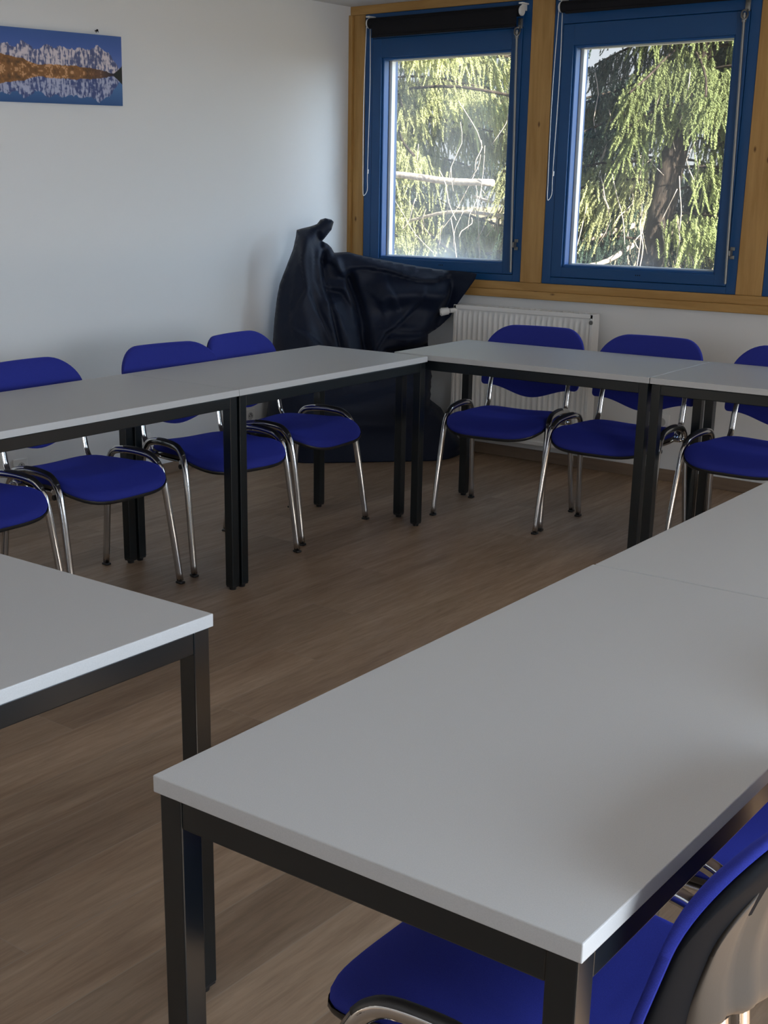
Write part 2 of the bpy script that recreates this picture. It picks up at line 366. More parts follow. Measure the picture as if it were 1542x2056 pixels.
# ------------------------------------------------------------------ picture, sockets, radiator
R1_ = math.radians
def picture():
    e = empty('canvas_print', (XW, -.215, 1.797)); e.rotation_euler = (R1_(1.0), R1_(2.2), 0)
    tag(e, 'wide canvas print of snowy mountains mirrored in a blue lake on the left wall', 'picture')
    Lp, Hp, T = 1.05, .300, .022
    MB().box(.001, T-.0005, -Lp, 0, 0, Hp, .001).build('stretcher', Mat('canvas_edge').set(col=(.10, .19, .42), rough=.7).m, e)
    NX, NZ = 420, 120
    u = np.linspace(0, 1, NX)[:, None]; v = np.linspace(0, 1, NZ)[None, :]
    def fbm(x, seed, octs=5, base=6.0, fall=.55):
        r_ = np.random.default_rng(seed); out = 0; amp = 1
        for k in range(octs):
            n = int(base*2**k)+3; g = r_.uniform(-1, 1, n); out = out+amp*np.interp(x*(n-2), np.arange(n), g); amp *= fall
        return out
    # u: 0 = right end of the picture, growing to the left
    x = u[:, 0]
    ridge = .79+.050*fbm(x, 3, 6, 14, .62)-.30*np.clip((.075-x)/.075, 0, 1)**1.1
    shore = .492+.014*fbm(x, 9, 5, 16, .6)+.035*np.clip((x-.06)/.2, 0, 1)+.13*np.clip((x-.44)/.22, 0, 1)-.03*np.clip((.2-x)/.2, 0, 1)
    ridge = np.maximum(ridge, shore+.04)
    water = .445
    r2 = np.random.default_rng(5)
    def noise2(seed, nx, nz):
        g = np.random.default_rng(seed).uniform(0, 1, (nx+2, nz+2)); a = np.linspace(0, nx, NX); b = np.linspace(0, nz, NZ)
        ai = a.astype(int); bi = b.astype(int); af = (a-ai)[:, None]; bf = (b-bi)[None, :]
        return g[ai][:, bi]*(1-af)*(1-bf)+g[ai+1][:, bi]*af*(1-bf)+g[ai][:, bi+1]*(1-af)*bf+g[ai+1][:, bi+1]*af*bf
    nA = .5*noise2(1, 60, 22)+.3*noise2(2, 130, 45)+.2*noise2(4, 260, 80)
    V = np.repeat(v, NX, 0); refl = V < water; VV = np.where(refl, 2*water-V, V)
    mir = VV
    idx = np.clip((mir*(NZ-1)).astype(int), 0, NZ-1); nR = np.take_along_axis(nA, idx, 1)
    sky = np.stack([.05+.34*(1-mir)**2, .11+.36*(1-mir)**2, .32+.30*(1-mir)], -1)
    deep = np.stack([.02+.16*V, .075+.30*V, .22+.50*V], -1)
    bg = np.where(refl[..., None], deep, sky)
    R_ = ridge[:, None]; S_ = shore[:, None]
    nS = .55*noise2(12, 150, 14)+.45*noise2(13, 320, 30)
    nS = np.take_along_axis(nS, np.clip(((mir*.8+.1*u)*(NZ-1)).astype(int), 0, NZ-1), 1)
    streak = .45*nR+.55*nS+.10
    snow = np.clip((streak-.56)/.10, 0, 1)
    rock = np.stack([.05+.10*nR, .065+.11*nR, .16+.16*nR], -1); sn = np.stack([.56+.12*nR, .50+.10*nR, .54+.1*nR], -1)
    mt = rock*(1-snow[..., None])+sn*snow[..., None]; mt = np.where(refl[..., None], mt*np.array([.62, .74, .95]), mt)
    C_ = np.where((mir < R_)[..., None], mt, bg)
    orange = np.clip((u-.06)/.16, 0, 1)
    sh = np.stack([(.03+.42*nR*orange), (.025+.17*nR*orange), (.018+.04*nR+0*orange), ], -1)+(nR > .64)[..., None]*orange[..., None]*np.array([.25, .16, .1])
    C_ = np.where((mir < S_)[..., None], sh, C_)
    dk = (u < .05)*(.05-u)/.05; C_ = np.where(((mir < S_+.10*dk) & (u < .05))[..., None], np.array([.012, .014, .012]), C_)
    ys = -(u*Lp); P = np.zeros((NX, NZ, 3)); P[..., 0] = T; P[..., 1] = np.repeat(ys, NZ, 1); P[..., 2] = V*Hp
    I = np.arange(NX*NZ).reshape(NX, NZ)
    F = np.stack([I[:-1, :-1], I[:-1, 1:], I[1:, 1:], I[1:, :-1]], -1).reshape(-1, 4)
    m = Mat('mountain_lake_print').set(rough=.55, spec=.3); at = m.n('ShaderNodeVertexColor'); at.layer_name = 'print'; m.l(at.outputs['Color'], m.b.inputs['Base Color'])
    o = from_data('printed_canvas', P.reshape(-1, 3), F, m.m, e)
    ca = o.data.color_attributes.new('print', 'FLOAT_COLOR', 'POINT')
    ca.data.foreach_set('color', np.concatenate([C_.reshape(-1, 3), np.ones((NX*NZ, 1))], 1).astype(np.float32).ravel())
    return e
picture()
m = MB(); m.cyl((XW, -.347, 2.112), (XW+.016, -.347, 2.114), .0022, 8).cyl((XW+.014, -.347, 2.114), (XW+.017, -.347, 2.114), .005, 10); m.tube([(XW+.012, -.352, 2.104), (XW+.014, -.347, 2.118), (XW+.012, -.338, 2.107)], .0016, n=6)
tag(m.build('wall_hook', M_DARKHOLE), 'small dark hook in the wall just above the mountain canvas print', 'hook')

def socket(y, z, label):
    e = empty('wall_socket', (XW, y, z)); tag(e, label, 'socket', 'wall sockets low on the left wall')
    MB().box(0, .011, -.040, .040, -.040, .040, .004).build('cover_plate', M_WHITEP, e)
    m = MB(); m.cyl((.004, 0, 0), (.0125, 0, 0), .0215, 24, bev=.001); m.build('socket_well', Mat('socket_shadow_grey').set(col=(.42, .42, .42), rough=.5).m if 'socket_shadow_grey' not in D.materials else D.materials['socket_shadow_grey'], e, auto=40)
    m = MB()
    for k in (-1, 1): m.cyl((.012, k*.0095, 0), (.0132, k*.0095, 0), .0028, 10)
    m.cyl((.012, 0, .011), (.0165, 0, .011), .0024, 10)
    m.build('pin_hole', M_DARKHOLE, e)
    return e
socket(-.922, .19, 'white wall socket seen below the leftmost full chair on the left wall')
socket(-.135, .194, 'white wall socket seen behind the pair of table legs on the left wall')
socket(.657, .216, 'white wall socket in the shade beside the bean bag on the left wall')
o = MB().box(XW, XW+.009, -1.04, -.985, .165, .225, .003).build('blank_plate', M_WHITEP)
tag(o, 'small blank white plate on the left wall next to the leftmost socket', 'wall plate')
e = empty('wall_socket', (.40, YW, .30)); tag(e, 'white wall socket under the windows behind the middle window-side chair', 'socket')
MB().box(-.040, .040, -.011, 0, -.040, .040, .004).build('cover_plate', M_WHITEP, e)
MB().cyl((0, -.0125, 0), (0, -.004, 0), .0215, 24, bev=.001).build('socket_well', D.materials['socket_shadow_grey'], e, auto=40)

def radiator():
    x0, x1, z0, z1 = -.820, .030, .106, .822
    yb, yf = YW-.035, YW-.105
    e = empty('radiator', (x0, YW, 0)); tag(e, 'white ribbed panel radiator mounted under the left window', 'radiator')
    W_ = x1-x0
    # ribbed front plate
    n = int(W_/.0333); seg = 8; vs = []; fs = []
    xs = []; ys = []
    for k in range(n*seg+1):
        t_ = k/(n*seg); xs.append(.018+(W_-.036)*t_); ph = (k/seg) % 1.0
        d = 0.5-0.5*math.cos(2*math.pi*ph); ys.append(-.008*(d**1.6))
    zs = [(z0+.022, 0), (z0+.036, 0), (z0+.055, 1), (z1-.055, 1), (z1-.036, 0), (z1-.022, 0)]
    for z, k in zs:
        for x_, y_ in zip(xs, ys): vs.append((x_, -.105-.0+ (y_+.008 if k else .008)*1.0 - .004, z))
    m_ = len(xs)
    for j in range(len(zs)-1):
        for k in range(m_-1): fs.append((j*m_+k, j*m_+k+1, (j+1)*m_+k+1, (j+1)*m_+k))
    from_data('front_plate', vs, fs, M_RAD, e, True)
    m = MB(); m.box(0, .020, -.108, -.035, z0, z1, .004).box(W_-.020, W_, -.108, -.035, z0, z1, .004)
    m.box(.0, W_, -.107, -.035, z0, z0+.024, .004).box(.01, W_-.01, -.095, -.060, z0+.02, z1-.025)
    m.build('side_panel', M_RAD, e)
    m = MB(); m.box(0, W_, -.108, -.100, z1-.024, z1, .003); m.box(0, W_, -.045, -.037, z1-.02, z1, .002)
    for k in range(26): xx = .02+k*(W_-.04)/25; m.box(xx-.004, xx+.004, -.102, -.042, z1-.006, z1-.001)
    m.build('top_grille', M_RAD, e)
    m = MB(); m.cyl((W_-.010, -.108, z1-.042), (W_-.010, -.114, z1-.042), .011, 16, bev=.002).cyl((W_-.010, -.112, z1-.042), (W_-.010, -.119, z1-.042), .005, 6)
    m.build('bleed_valve', M_ZINC, e, auto=40)
    m = MB()
    m.cyl((-.006, -.072, z1-.035), (.0, -.072, z1-.035), .012, 14).cyl((-.046, -.172, z1-.040), (-.008, -.136, z1-.033), .0235, 22, r2=.019, bev=.005).cyl((-.008, -.136, z1-.033), (.008, -.100, z1-.030), .0135, 16)
    m.build('thermostatic_valve', M_WHITEP, e, auto=40)
    for xx in (.14, W_-.14): MB().box(xx-.015, xx+.015, -.04, -.0005, z0+.1, z1-.12).build('wall_bracket', M_RAD, e)
    for xx in (.03, .07): MB().cyl((xx, -.07, 0.0), (xx, -.07, z0+.01), .008, 12).build('pipe', M_RAD, e, auto=40)
radiator()

# ------------------------------------------------------------------ tables
def make_table():
    e = empty('table')      # local origin: corner of the top at floor level, 1.2 along +y, .6 along +x
    H, th, L_, W_ = .7487, .0235, 1.199, .6
    o = MB().box(0, W_, .0005, L_, H-th, H, .0016, 2).build('tabletop', M_TOP, e)
    lw = .037; ins = .006
    z1 = H-th
    for (x, y) in ((ins, ins), (W_-ins-lw, ins), (ins, L_-ins-lw), (W_-ins-lw, L_-ins-lw)):
        g = MB().box(x, x+lw, y, y+lw, .016, z1-.001, .0022).build('leg', M_STEEL, e)
        MB().cyl((x+lw/2, y+lw/2, 0), (x+lw/2, y+lw/2, .017), .0125, 16, r2=.0155).box(x+.002, x+lw-.002, y+.002, y+lw-.002, .011, .017).build('foot_cap', M_BLACK, g, auto=40)
    ah = .042; at_ = .025
    m = MB(); a = ins+lw
    for yy in (ins+.001, L_-ins-.001-at_): m.box(a-.0005, W_-a+.0005, yy, yy+at_, z1-ah, z1-.0015, .0025)
    for xx in (ins+.001, W_-ins-.001-at_): m.box(xx, xx+at_, a-.0005, L_-a+.0005, z1-ah, z1-.0015, .0025)
    m.build('apron_frame', M_STEEL, e)
    return e
T0 = make_table()
def place_table(o, corner, ang, swap, label, group):
    # swap: table runs along its local +x from the corner instead of +y
    o.location = (*corner, 0); o.rotation_euler.z = ang
    tag(o, label, 'table', group)
def loc(base, ang, dx, dy):
    return (base[0]+dx*math.cos(ang)-dy*math.sin(ang), base[1]+dx*math.sin(ang)+dy*math.cos(ang))
rL, rR, rN, rM = .0067, .0136, .0107, .0021
GR = 'grey tables set in a hollow square'
B0 = (0, 0)
place_table(T0, loc(B0, rL, -.6, -1.2), rL, 0, 'grey-topped table along the left wall nearest the bean bag corner', GR)
def newt(corner, ang, label): t_ = copy_tree(T0); place_table(t_, corner, ang, 0, label, GR)
newt(loc(B0, rL, -.6, -2.4), rL, 'grey-topped table along the left wall, cut by the left picture edge')
BR = (-.2011, .0304)
newt(loc(BR, rR, 1.2, 0), rR+math.pi/2, 'grey-topped table under the windows in front of the radiator')
newt(loc(BR, rR, 2.402, 0), rR+math.pi/2, 'grey-topped table under the windows, cut by the right picture edge')
BN = (2.0359, -3.5695)
newt(BN, rN, 'large foreground grey-topped table with its near corner at bottom centre')
newt(loc(BN, rN, .003, 1.2025), rN, 'grey-topped table behind the foreground table, running to the right edge')
BM = (1.6587, -3.0631)
newt(loc(BM, rM, 0, -.6), rM+math.pi/2, 'grey-topped table at the lower left with its bright front edge')

# ------------------------------------------------------------------ chairs
def make_chair():
    e = empty('stacking_chair')
    # side frames: flattened chrome tube, inverted U
    for s in (-1, 1):
        pts = [(s*.2610, .200, .012), (s*.2560, .180, .16), (s*.2500, .156, .32), (s*.2465, .140, .405), (s*.2445, .128, .440), (s*.2415, .106, .468), (s*.238, .072, .484),
               (s*.236, .0, .490), (s*.236, -.072, .486), (s*.239, -.118, .472), (s*.2415, -.142, .440), (s*.2430, -.154, .395), (s*.248, -.174, .22), (s*.255, -.200, .012)]
        g = MB().tube(pts, .0115, .0145, n=14, sub=5, side=(1, 0, 0)).build('side_frame', M_CHROME, e)
        for p in ((s*.2612, .2005), (s*.2552, -.2005)): MB().box(p[0]-.0120, p[0]+.0120, p[1]-.0150, p[1]+.0150, 0, .0095, .003).build('foot_cap', M_BLACK, g, auto=40)
        # black stacking pad on top of the side tube
        MB().tube([(s*.2435, .122, .455), (s*.2415, .106, .4715), (s*.238, .072, .4875), (s*.236, .0, .4935), (s*.236, -.05, .4912)], .0108, .0135, n=10, sub=4, side=(1, 0, 0)).build('stacking_pad', M_BLACK, g)
    m = MB(); m.cyl((-.238, .095, .428), (.238, .095, .428), .0095, 12).cyl((-.238, -.105, .428), (.238, -.105, .428), .0095, 12)
    for s in (-1, 1):
        m.tube([(s*.243, .130, .43), (s*.235, .118, .428), (s*.215, .095, .428)], .0085, n=10, sub=4)
        m.tube([(s*.241, -.142, .43), (s*.235, -.112, .428), (s*.215, -.105, .428)], .0085, n=10, sub=4)
    m.build('cross_frame', M_CHROME, e)
    for s in (-1, 1): MB().cyl((s*.226, .098, .412), (s*.244, .098, .412), .010, 12, bev=.002).build('bumper', M_BLACK, e, auto=40)
    for s in (-1, 1):
        m = MB().tube([(s*.192, .04, .418), (s*.192, -.08, .416), (s*.192, -.150, .422), (s*.192, -.188, .438), (s*.192, -.212, .470), (s*.192, -.222, .51), (s*.192, -.232, .56), (s*.190, -.246, .62)], .0135, .0070, n=12, sub=5, side=(1, 0, 0))
        m.build('back_upright', M_CHROME, e)
    # seat
    hw, hd, n_ = .2390, .2270, 3.7
    def sz(x, y):
        xn = abs(x)/hw
        z = .452+.016*xn**2.2*(1 if y < .08 else max(0, 1-(y-.08)/.16)) - .010*(1-xn*xn)*max(0, min(1, (.10-y)/.2))
        if y > .085: z -= 1.45*(y-.085)**2
        if y < -.10: z += .10*(-.10-y)
        return z
    rings = 14; seg = 72; vs = []; top = []; 
    def outline(th, k):
        c, s = math.cos(th), math.sin(th); r_ = (abs(c)**n_+abs(s)**n_)**(-1/n_)
        y = s*r_*hd*k; return c*r_*hw*k*(1-.115*max(0, min(1, (.13-y)/.11))**1.0), .015+y
    prof = [(i/rings, 0) for i in range(1, rings)]
    def shell(dz_top, dz_bot, k_edge, mat, name, thick):
        vs = [(0, .015, sz(0, .015)+dz_top)]; rr = []
        ks = [i/12 for i in range(1, 12)]+[.955, .982, .997, 1.0, .992, .965]
        for k in ks[:11]: rr.append((k, dz_top-0.003*max(0, k-.8)/.2))
        rr += [(.955, dz_top-.0035), (.982, dz_top-.008), (.997, dz_top-.015), (1.0, dz_top-.022), (.992, dz_bot+.004), (.965, dz_bot), (.5, dz_bot), (.05, dz_bot)]
        for k, dz in rr:
            for j in range(seg):
                x, y = outline(2*math.pi*j/seg, k*k_edge); vs.append((x, y, sz(x, y)+dz))
        fs = [(0, 1+j, 1+(j+1) % seg) for j in range(seg)]
        for i in range(len(rr)-1):
            a, b = 1+i*seg, 1+(i+1)*seg
            for j in range(seg): fs.append((a+j, b+j, b+(j+1) % seg, a+(j+1) % seg))
        b = 1+(len(rr)-1)*seg; fs.append(tuple(b+j for j in range(seg))[::-1])
        return from_data(name, vs, fs, mat, e, True)
    shell(.006, -.026, 1.0, M_FAB, 'seat', .03)
    # underside shell
    vs = []; rr = [(1.008, -.020), (1.010, -.027), (.995, -.033), (.9, -.036), (.05, -.036)]
    for k, dz in rr:
        for j in range(seg):
            x, y = outline(2*math.pi*j/seg, k); xs_, ys_ = outline(2*math.pi*j/seg, min(k, 1)); vs.append((x, y, sz(xs_, ys_)+dz))
    fs = []
    for i in range(len(rr)-1):
        for j in range(seg): fs.append((i*seg+j, (i+1)*seg+j, (i+1)*seg+(j+1) % seg, i*seg+(j+1) % seg))
    fs.append(tuple((len(rr)-1)*seg+j for j in range(seg))[::-1])
    from_data('seat_shell', vs, fs, M_BLACK, e, True)
    # backrest
    BW = .2430
    def zt(u):
        a = abs(u); uc = .52; r_ = .115
        return .824-.004*a*a-(r_*(1-math.sqrt(max(0, 1-((a-uc)/(1-uc))**2))) if a > uc else 0)
    def zb(u):
        a = abs(u); z = .506+.046*(1-math.cos(math.pi*min(a/.88, 1)))/2; uc = .93
        return z+(.022*(1-math.sqrt(max(0, 1-((a-uc)/(1-uc))**2))) if a > uc else 0)
    def by(x, z):   # rear lean and hollow
        return -.243-.27*(z-.49)-.9*max(0, z-.70)**2+ .030*(abs(x)/BW)**2.2
    def halfw(z): return BW*(1-.035*max(0, (.62-z)/.13))
    def back_piece(name, mat, y_of, inset, smooth=True, parent=None, nu=36, nv=22, bulge=0):
        # closed pad: front and back grids stitched by their border
        us = [-math.cos(math.pi*i/nu) for i in range(nu+1)]; vsn = [(.5-.5*math.cos(math.pi*j/nv)) for j in range(nv+1)]
        grid = []
        for side in (0, 1):
            for i, u_ in enumerate(us):
                for j, v_ in enumerate(vsn):
                    uu = u_; a, b = zb(uu), zt(uu)
                    zc_ = (zb(0)+zt(0))/2
                    z = a+(b-a)*v_; x = uu*halfw(z)
                    cx, cz = x*(1-inset/BW), zc_+(z-zc_)*(1-inset/.16)
                    ed = min((1-abs(uu)), v_*1.3 if v_ < .5 else (1-v_)*1.3, 1.0)
                    k = min(1, math.sqrt(max(0, min(1-abs(uu**4) if True else 1, 1-(2*v_-1)**8)))*1.0)
                    grid.append((cx, y_of(cx, cz, k, side), cz))
        N1 = (nu+1)*(nv+1); fs = []
        def I(s, i, j): return s*N1+i*(nv+1)+j
        for i in range(nu):
            for j in range(nv):
                fs.append((I(0, i, j), I(0, i, j+1), I(0, i+1, j+1), I(0, i+1, j)))
                fs.append((I(1, i, j), I(1, i+1, j), I(1, i+1, j+1), I(1, i, j+1)))
        for i in range(nu):
            for j in (0, nv):
                q = (I(0, i, j), I(0, i+1, j), I(1, i+1, j), I(1, i, j)); fs.append(q if j == 0 else q[::-1])
        for j in range(nv):
            for i in (0, nu):
                q = (I(0, i, j), I(0, i, j+1), I(1, i, j+1), I(1, i, j)); fs.append(q[::-1] if i == 0 else q)
        o = from_data(name, grid, fs, mat, parent or e, smooth)
        bm = bmesh.new(); bm.from_mesh(o.data); bmesh.ops.remove_doubles(bm, verts=bm.verts, dist=.0004); bmesh.ops.recalc_face_normals(bm, faces=bm.faces); bm.to_mesh(o.data); bm.free()
        return o
    back_piece('backrest', M_FAB, lambda x, z, k, s: by(x, z)+(.004+.016*k if s == 0 else -.006+.001*k), 0)
    sh = back_piece('back_shell', M_SHELL, lambda x, z, k, s: by(x, z)+(-.004 if s == 0 else -.010-.013*k-.012*k*math.exp(-((z-.55)/.075)**2)), .004)
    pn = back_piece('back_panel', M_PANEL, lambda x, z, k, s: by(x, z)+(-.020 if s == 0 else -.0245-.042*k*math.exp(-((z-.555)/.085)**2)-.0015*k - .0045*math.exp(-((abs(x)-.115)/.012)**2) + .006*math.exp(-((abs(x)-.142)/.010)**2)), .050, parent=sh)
    pn['label'] = 'recessed panel on the back, warm reflected light painted in as taupe'
    return e
C0 = make_chair(); first = [True]
def place_chair(x, y, face, label, group):
    o = C0 if first[0] else copy_tree(C0); first[0] = False
    o.location = (x, y, 0); o.rotation_euler.z = face-math.pi/2      # face: heading of the seat front
    tag(o, label, 'chair', group); return o
def by_feet(front_l, front_r, label, group, off=.191):
    a, b = Vector(front_l), Vector(front_r); mid = (a+b)/2; d = (b-a).normalized(); f_ = Vector((d.y, -d.x)) * -1
    # seat front direction: left-to-right vector turned by +90 degrees
    f_ = Vector((-d.y, d.x)); mid = mid-f_*off
    return place_chair(mid.x, mid.y, math.atan2(f_.y, f_.x), label, group)
R_ = math.radians
GL = 'blue chairs along the left wall'; GW = 'blue chairs under the windows'; GN = 'blue chairs on the near side of the foreground tables'
# window row faces -y ; left row faces +x ; near row faces -x
def face_chair(fx, fy, ang, label, group):      # fx, fy: middle of the two front feet
    return place_chair(fx-.191*math.cos(ang), fy-.191*math.sin(ang), ang, label, group)
place_chair(.1596, .4149, R_(-82.19), 'blue chair with chrome legs standing in front of the radiator', GW)
place_chair(.7111, .3978, R_(-88.44), 'blue chair under the windows at the seam of two tables', GW)
place_chair(1.310, .400, R_(-91), 'blue chair under the windows cut by the right picture edge', GW)
place_chair(-.4332, -.3606, R_(6.49), 'blue chair along the left wall beside the bean bag, empty seat fully visible', GL)
place_chair(-.3944, -.9131, R_(-9.36), 'blue chair in the middle of the left wall row, its legs straddling the table seam', GL)
place_chair(-.4148, -1.5638, R_(.96), 'blue chair on the left wall row whose backrest starts at the left picture edge', GL)
place_chair(-.410, -2.115, R_(2), 'blue chair at the far left of which only the seat front and a leg show', GL)
place_chair(2.410, -3.225, R_(180), 'foreground blue chair with black back, its warm reflection painted taupe, bottom right corner', GN)
place_chair(2.405, -2.640, R_(180), 'blue chair mostly hidden behind the foreground chair back, right edge', GN)

# ------------------------------------------------------------------ bean bag
def bean_bag():
    K = -2.30
    dvec = Vector((1, 1, 0)).normalized(); nvec = Vector((1, -1, 0)).normalized()      # along the diagonal; towards the room
    def pix(px, py, k=K):
        d = rt*((px-771+109.80)/F_PX)+up*(-(py-1028-108.83)/F_PX)+fw
        t_ = (k-(CAM.x-CAM.y))/(d.x-d.y); P = CAM+d*t_; return P.dot(dvec), P.z
    O = nvec*(K/math.sqrt(2))
    outline = [(597, 462), (611, 458), (627, 454), (638, 450), (645, 441), (655, 438), (668, 441), (673, 446), (668, 462), (657, 476), (649, 485), (660, 490), (668, 498), (673, 508), (684, 507), (700, 506), (722, 512), (760, 520), (820, 531), (880, 541),
               (930, 545), (948, 547), (961, 551), (957, 562), (940, 585), (920, 612), (905, 637), (886, 655), (868, 667), (860, 672), (860, 690), (863, 715), (866, 745), (864, 775), (862, 800), (885, 818), (905, 850), (925, 885), (918, 902), (880, 912), (820, 922),
               (740, 929), (660, 930), (600, 927), (560, 918), (536, 905), (531, 880), (534, 840), (541, 790), (545, 740), (547, 690), (551, 640), (556, 600), (562, 570), (572, 545), (582, 520), (590, 498), (594, 480)]
    pts = [pix(*p) for p in outline]
    # floor line: the lowest points must be at z = 0
    pts = [(s, max(z, 0.0) if z > .09 else 0.0 if z < .0 else z) for s, z in pts]
    dense = []
    for i in range(len(pts)):
        a, b = pts[i], pts[(i+1) % len(pts)]; L_ = math.hypot(b[0]-a[0], b[1]-a[1]); n = max(1, int(L_/.012))
        for k in range(n): t_ = k/n; dense.append((a[0]+(b[0]-a[0])*t_, a[1]+(b[1]-a[1])*t_))
    from mathutils import Vector as V2
    P2 = [V2(p) for p in dense]; nb = len(P2)
    smin = min(p[0] for p in dense); smax = max(p[0] for p in dense)
    def inside(x, y):
        c = False; j = nb-1
        for i in range(nb):
            xi, yi = dense[i]; xj, yj = dense[j]
            if (yi > y) != (yj > y) and x < (xj-xi)*(y-yi)/(yj-yi)+xi: c = not c
            j = i
        return c
    B = np.array(dense)
    st = .0125; inner = []
    z = .008
    row = 0
    while z < 1.3:
        x = smin+(st/2 if row % 2 else 0)
        while x < smax:
            dmin = np.min(np.hypot(B[:, 0]-x, B[:, 1]-z))
            if dmin > .007 and inside(x, z): inner.append((x, z))
            x += st
        z += st*.87; row += 1
    allp = P2+[V2(p) for p in inner]
    edges = [(i, (i+1) % nb) for i in range(nb)]
    vv, ee, ff, *_ = delaunay_2d_cdt(allp, edges, [], 1, 1e-6)
    arr = np.array([(v.x, v.y) for v in vv])
    # distance to the outline (floor edge excluded so the base stays full)
    Bd = B[B[:, 1] > .02]
    dist = np.array([np.min(np.hypot(Bd[:, 0]-p[0], Bd[:, 1]-p[1])) for p in arr])
    dall = np.array([np.min(np.hypot(B[:, 0]-p[0], B[:, 1]-p[1])) for p in arr])
    S, Z = arr[:, 0], arr[:, 1]
    def seg_d(S, Z, poly):
        best = np.full(S.shape, 9.); side = np.zeros(S.shape); tt = np.zeros(S.shape); n = len(poly)-1
        for i in range(n):
            a = np.array(poly[i]); b = np.array(poly[i+1]); d = b-a; L2 = d@d
            t_ = np.clip(((S-a[0])*d[0]+(Z-a[1])*d[1])/L2, 0, 1)
            qx = S-(a[0]+t_*d[0]); qz = Z-(a[1]+t_*d[1]); ds = np.hypot(qx, qz); m_ = ds < best
            best = np.where(m_, ds, best); side = np.where(m_, np.sign(d[0]*qz-d[1]*qx), side); tt = np.where(m_, (i+t_)/n, tt)
        return best, side, tt
    full = np.clip((.95-Z)/.75, 0, 1)
    A = .035+.25*full**1.2
    r_ = np.clip(dist/(.05+.20*full), 0, 1); prof = np.sqrt(np.clip(1-(1-r_)**2, 0, 1))
    front = A*prof
    back = -(.02+.20*full)*prof
    # creases: polyline in photo pixels, height, width, one-sidedness
    folds = [
        ([(655, 485), (640, 520), (645, 570), (660, 640), (672, 700), (680, 760)], .050, .030, .7),
        ([(600, 470), (606, 540), (612, 575), (596, 610), (575, 650)], .030, .022, -.6),
        ([(612, 575), (630, 620), (652, 665), (664, 690)], .022, .016, .5),
        ([(625, 500), (628, 560), (648, 620), (668, 672)], .020, .014, .5),
        ([(645, 520), (672, 528), (690, 555), (693, 572)], .026, .018, -.6),
        ([(655, 575), (690, 580), (715, 620), (732, 680), (738, 740)], .040, .030, -.5),
        ([(575, 648), (610, 665), (640, 690)], .024, .022, .5),
        ([(700, 540), (735, 537), (780, 545), (830, 560), (870, 562), (905, 552), (950, 550)], .034, .014, -.9),
        ([(700, 545), (692, 575), (705, 610), (722, 650)], .030, .020, .6),
        ([(772, 548), (775, 575), (790, 600), (800, 640)], .018, .018, .5),
        ([(830, 612), (800, 640), (765, 665), (742, 700), (735, 740)], .035, .024, .6),
        ([(780, 672), (820, 672), (858, 668)], .040, .018, .9),
        ([(940, 575), (915, 608), (890, 640)], .018, .018, .6),
        ([(815, 680), (808, 700), (800, 730)], .015, .012, .5),
        ([(735, 580), (760, 605), (770, 640)], .018, .012, -.6),
        ([(655, 560), (668, 610), (690, 665)], .022, .014, .7),
        ([(590, 560), (580, 620), (585, 680)], .016, .014, -.5),
        ([(720, 520), (790, 537), (860, 550)], .014, .010, .5),
        ([(850, 570), (840, 600), (815, 625)], .014, .012, .6),
        ([(900, 560), (885, 600), (860, 640)], .014, .014, -.5),
        ([(755, 655), (785, 650), (830, 655)], .014, .010, .5),
        ([(560, 760), (640, 800), (720, 790), (800, 770), (860, 790)], .020, .05, .3),
        ([(862, 815), (885, 850), (915, 890)], .02, .02, .6),
    ]
    for poly, h, w in (
        ([(606, 490), (606, 560), (612, 640), (618, 730)], .075, .070),
        ([(665, 610), (690, 680), (700, 740)], .050, .045),
        ([(770, 590), (830, 585), (880, 590)], .085, .065),
        ([(660, 500), (674, 520), (680, 545)], .035, .022),
        ([(702, 560), (718, 610), (728, 660), (736, 740)], -.100, .026),
        ([(772, 706), (815, 700), (862, 694)], -.085, .022),
        ([(575, 700), (560, 760), (600, 800), (760, 800), (850, 790)], .03, .08),
        ([(640, 470), (648, 500), (648, 530)], -.03, .012),
        ([(912, 595), (880, 645)], -.075, .045),
    ):
        q = [pix(*p) for p in poly]; d, sd_, t_ = seg_d(S, Z, q)
        front = front+h*np.exp(-(d/w)**2)*(np.clip(dist/.05, 0, 1) if h > 0 else np.clip(dist/.012, 0, 1))
    for poly, h, w, asym in folds:
        h = h*.95; w = w*.72
        q = [pix(*p) for p in poly]; d, sd_, t_ = seg_d(S, Z, q)
        env = np.sin(np.clip(t_*.9+.08, 0, 1)*math.pi)**.6
        wl = np.where(sd_*np.sign(asym) > 0, w*(1-.80*abs(asym)), w*2.3)
        front = front+h*env*np.exp(-(d/wl)**1.5)*np.clip(dist/.02, 0, 1)
        # shaded valley on the steep side
        vd = np.where(sd_*np.sign(asym) > 0, np.exp(-((d-w*.9)/(w*.55))**2), 0)
        front = front-h*.40*env*vd*np.clip(dist/.03, 0, 1)
    back = back*np.clip(dall/.02, 0, 1); back = np.where(Z > .9, back*.6, back)
    # gravity: bulge at the base spreads outwards, base sits on the floor
    vs = []; n = len(arr)
    lean = -.05*np.clip((Z-.55)/.6, 0, 1)      # upper part leans back towards the corner
    def P3(s, z, t_): return O+dvec*s+nvec*t_+Vector((0, 0, z))
    for i in range(n): vs.append(P3(S[i], Z[i], lean[i]+front[i]))
    bidx = {}
    isb = dall < 1e-5
    for i in range(n):
        if isb[i] and Z[i] > .02: bidx[i] = i
        else: bidx[i] = len(vs); vs.append(P3(S[i], Z[i], lean[i]+min(back[i], front[i]-.004)))
    fs = []
    for f_ in ff: fs.append(tuple(f_)); fs.append(tuple(bidx[i] for i in reversed(f_)))
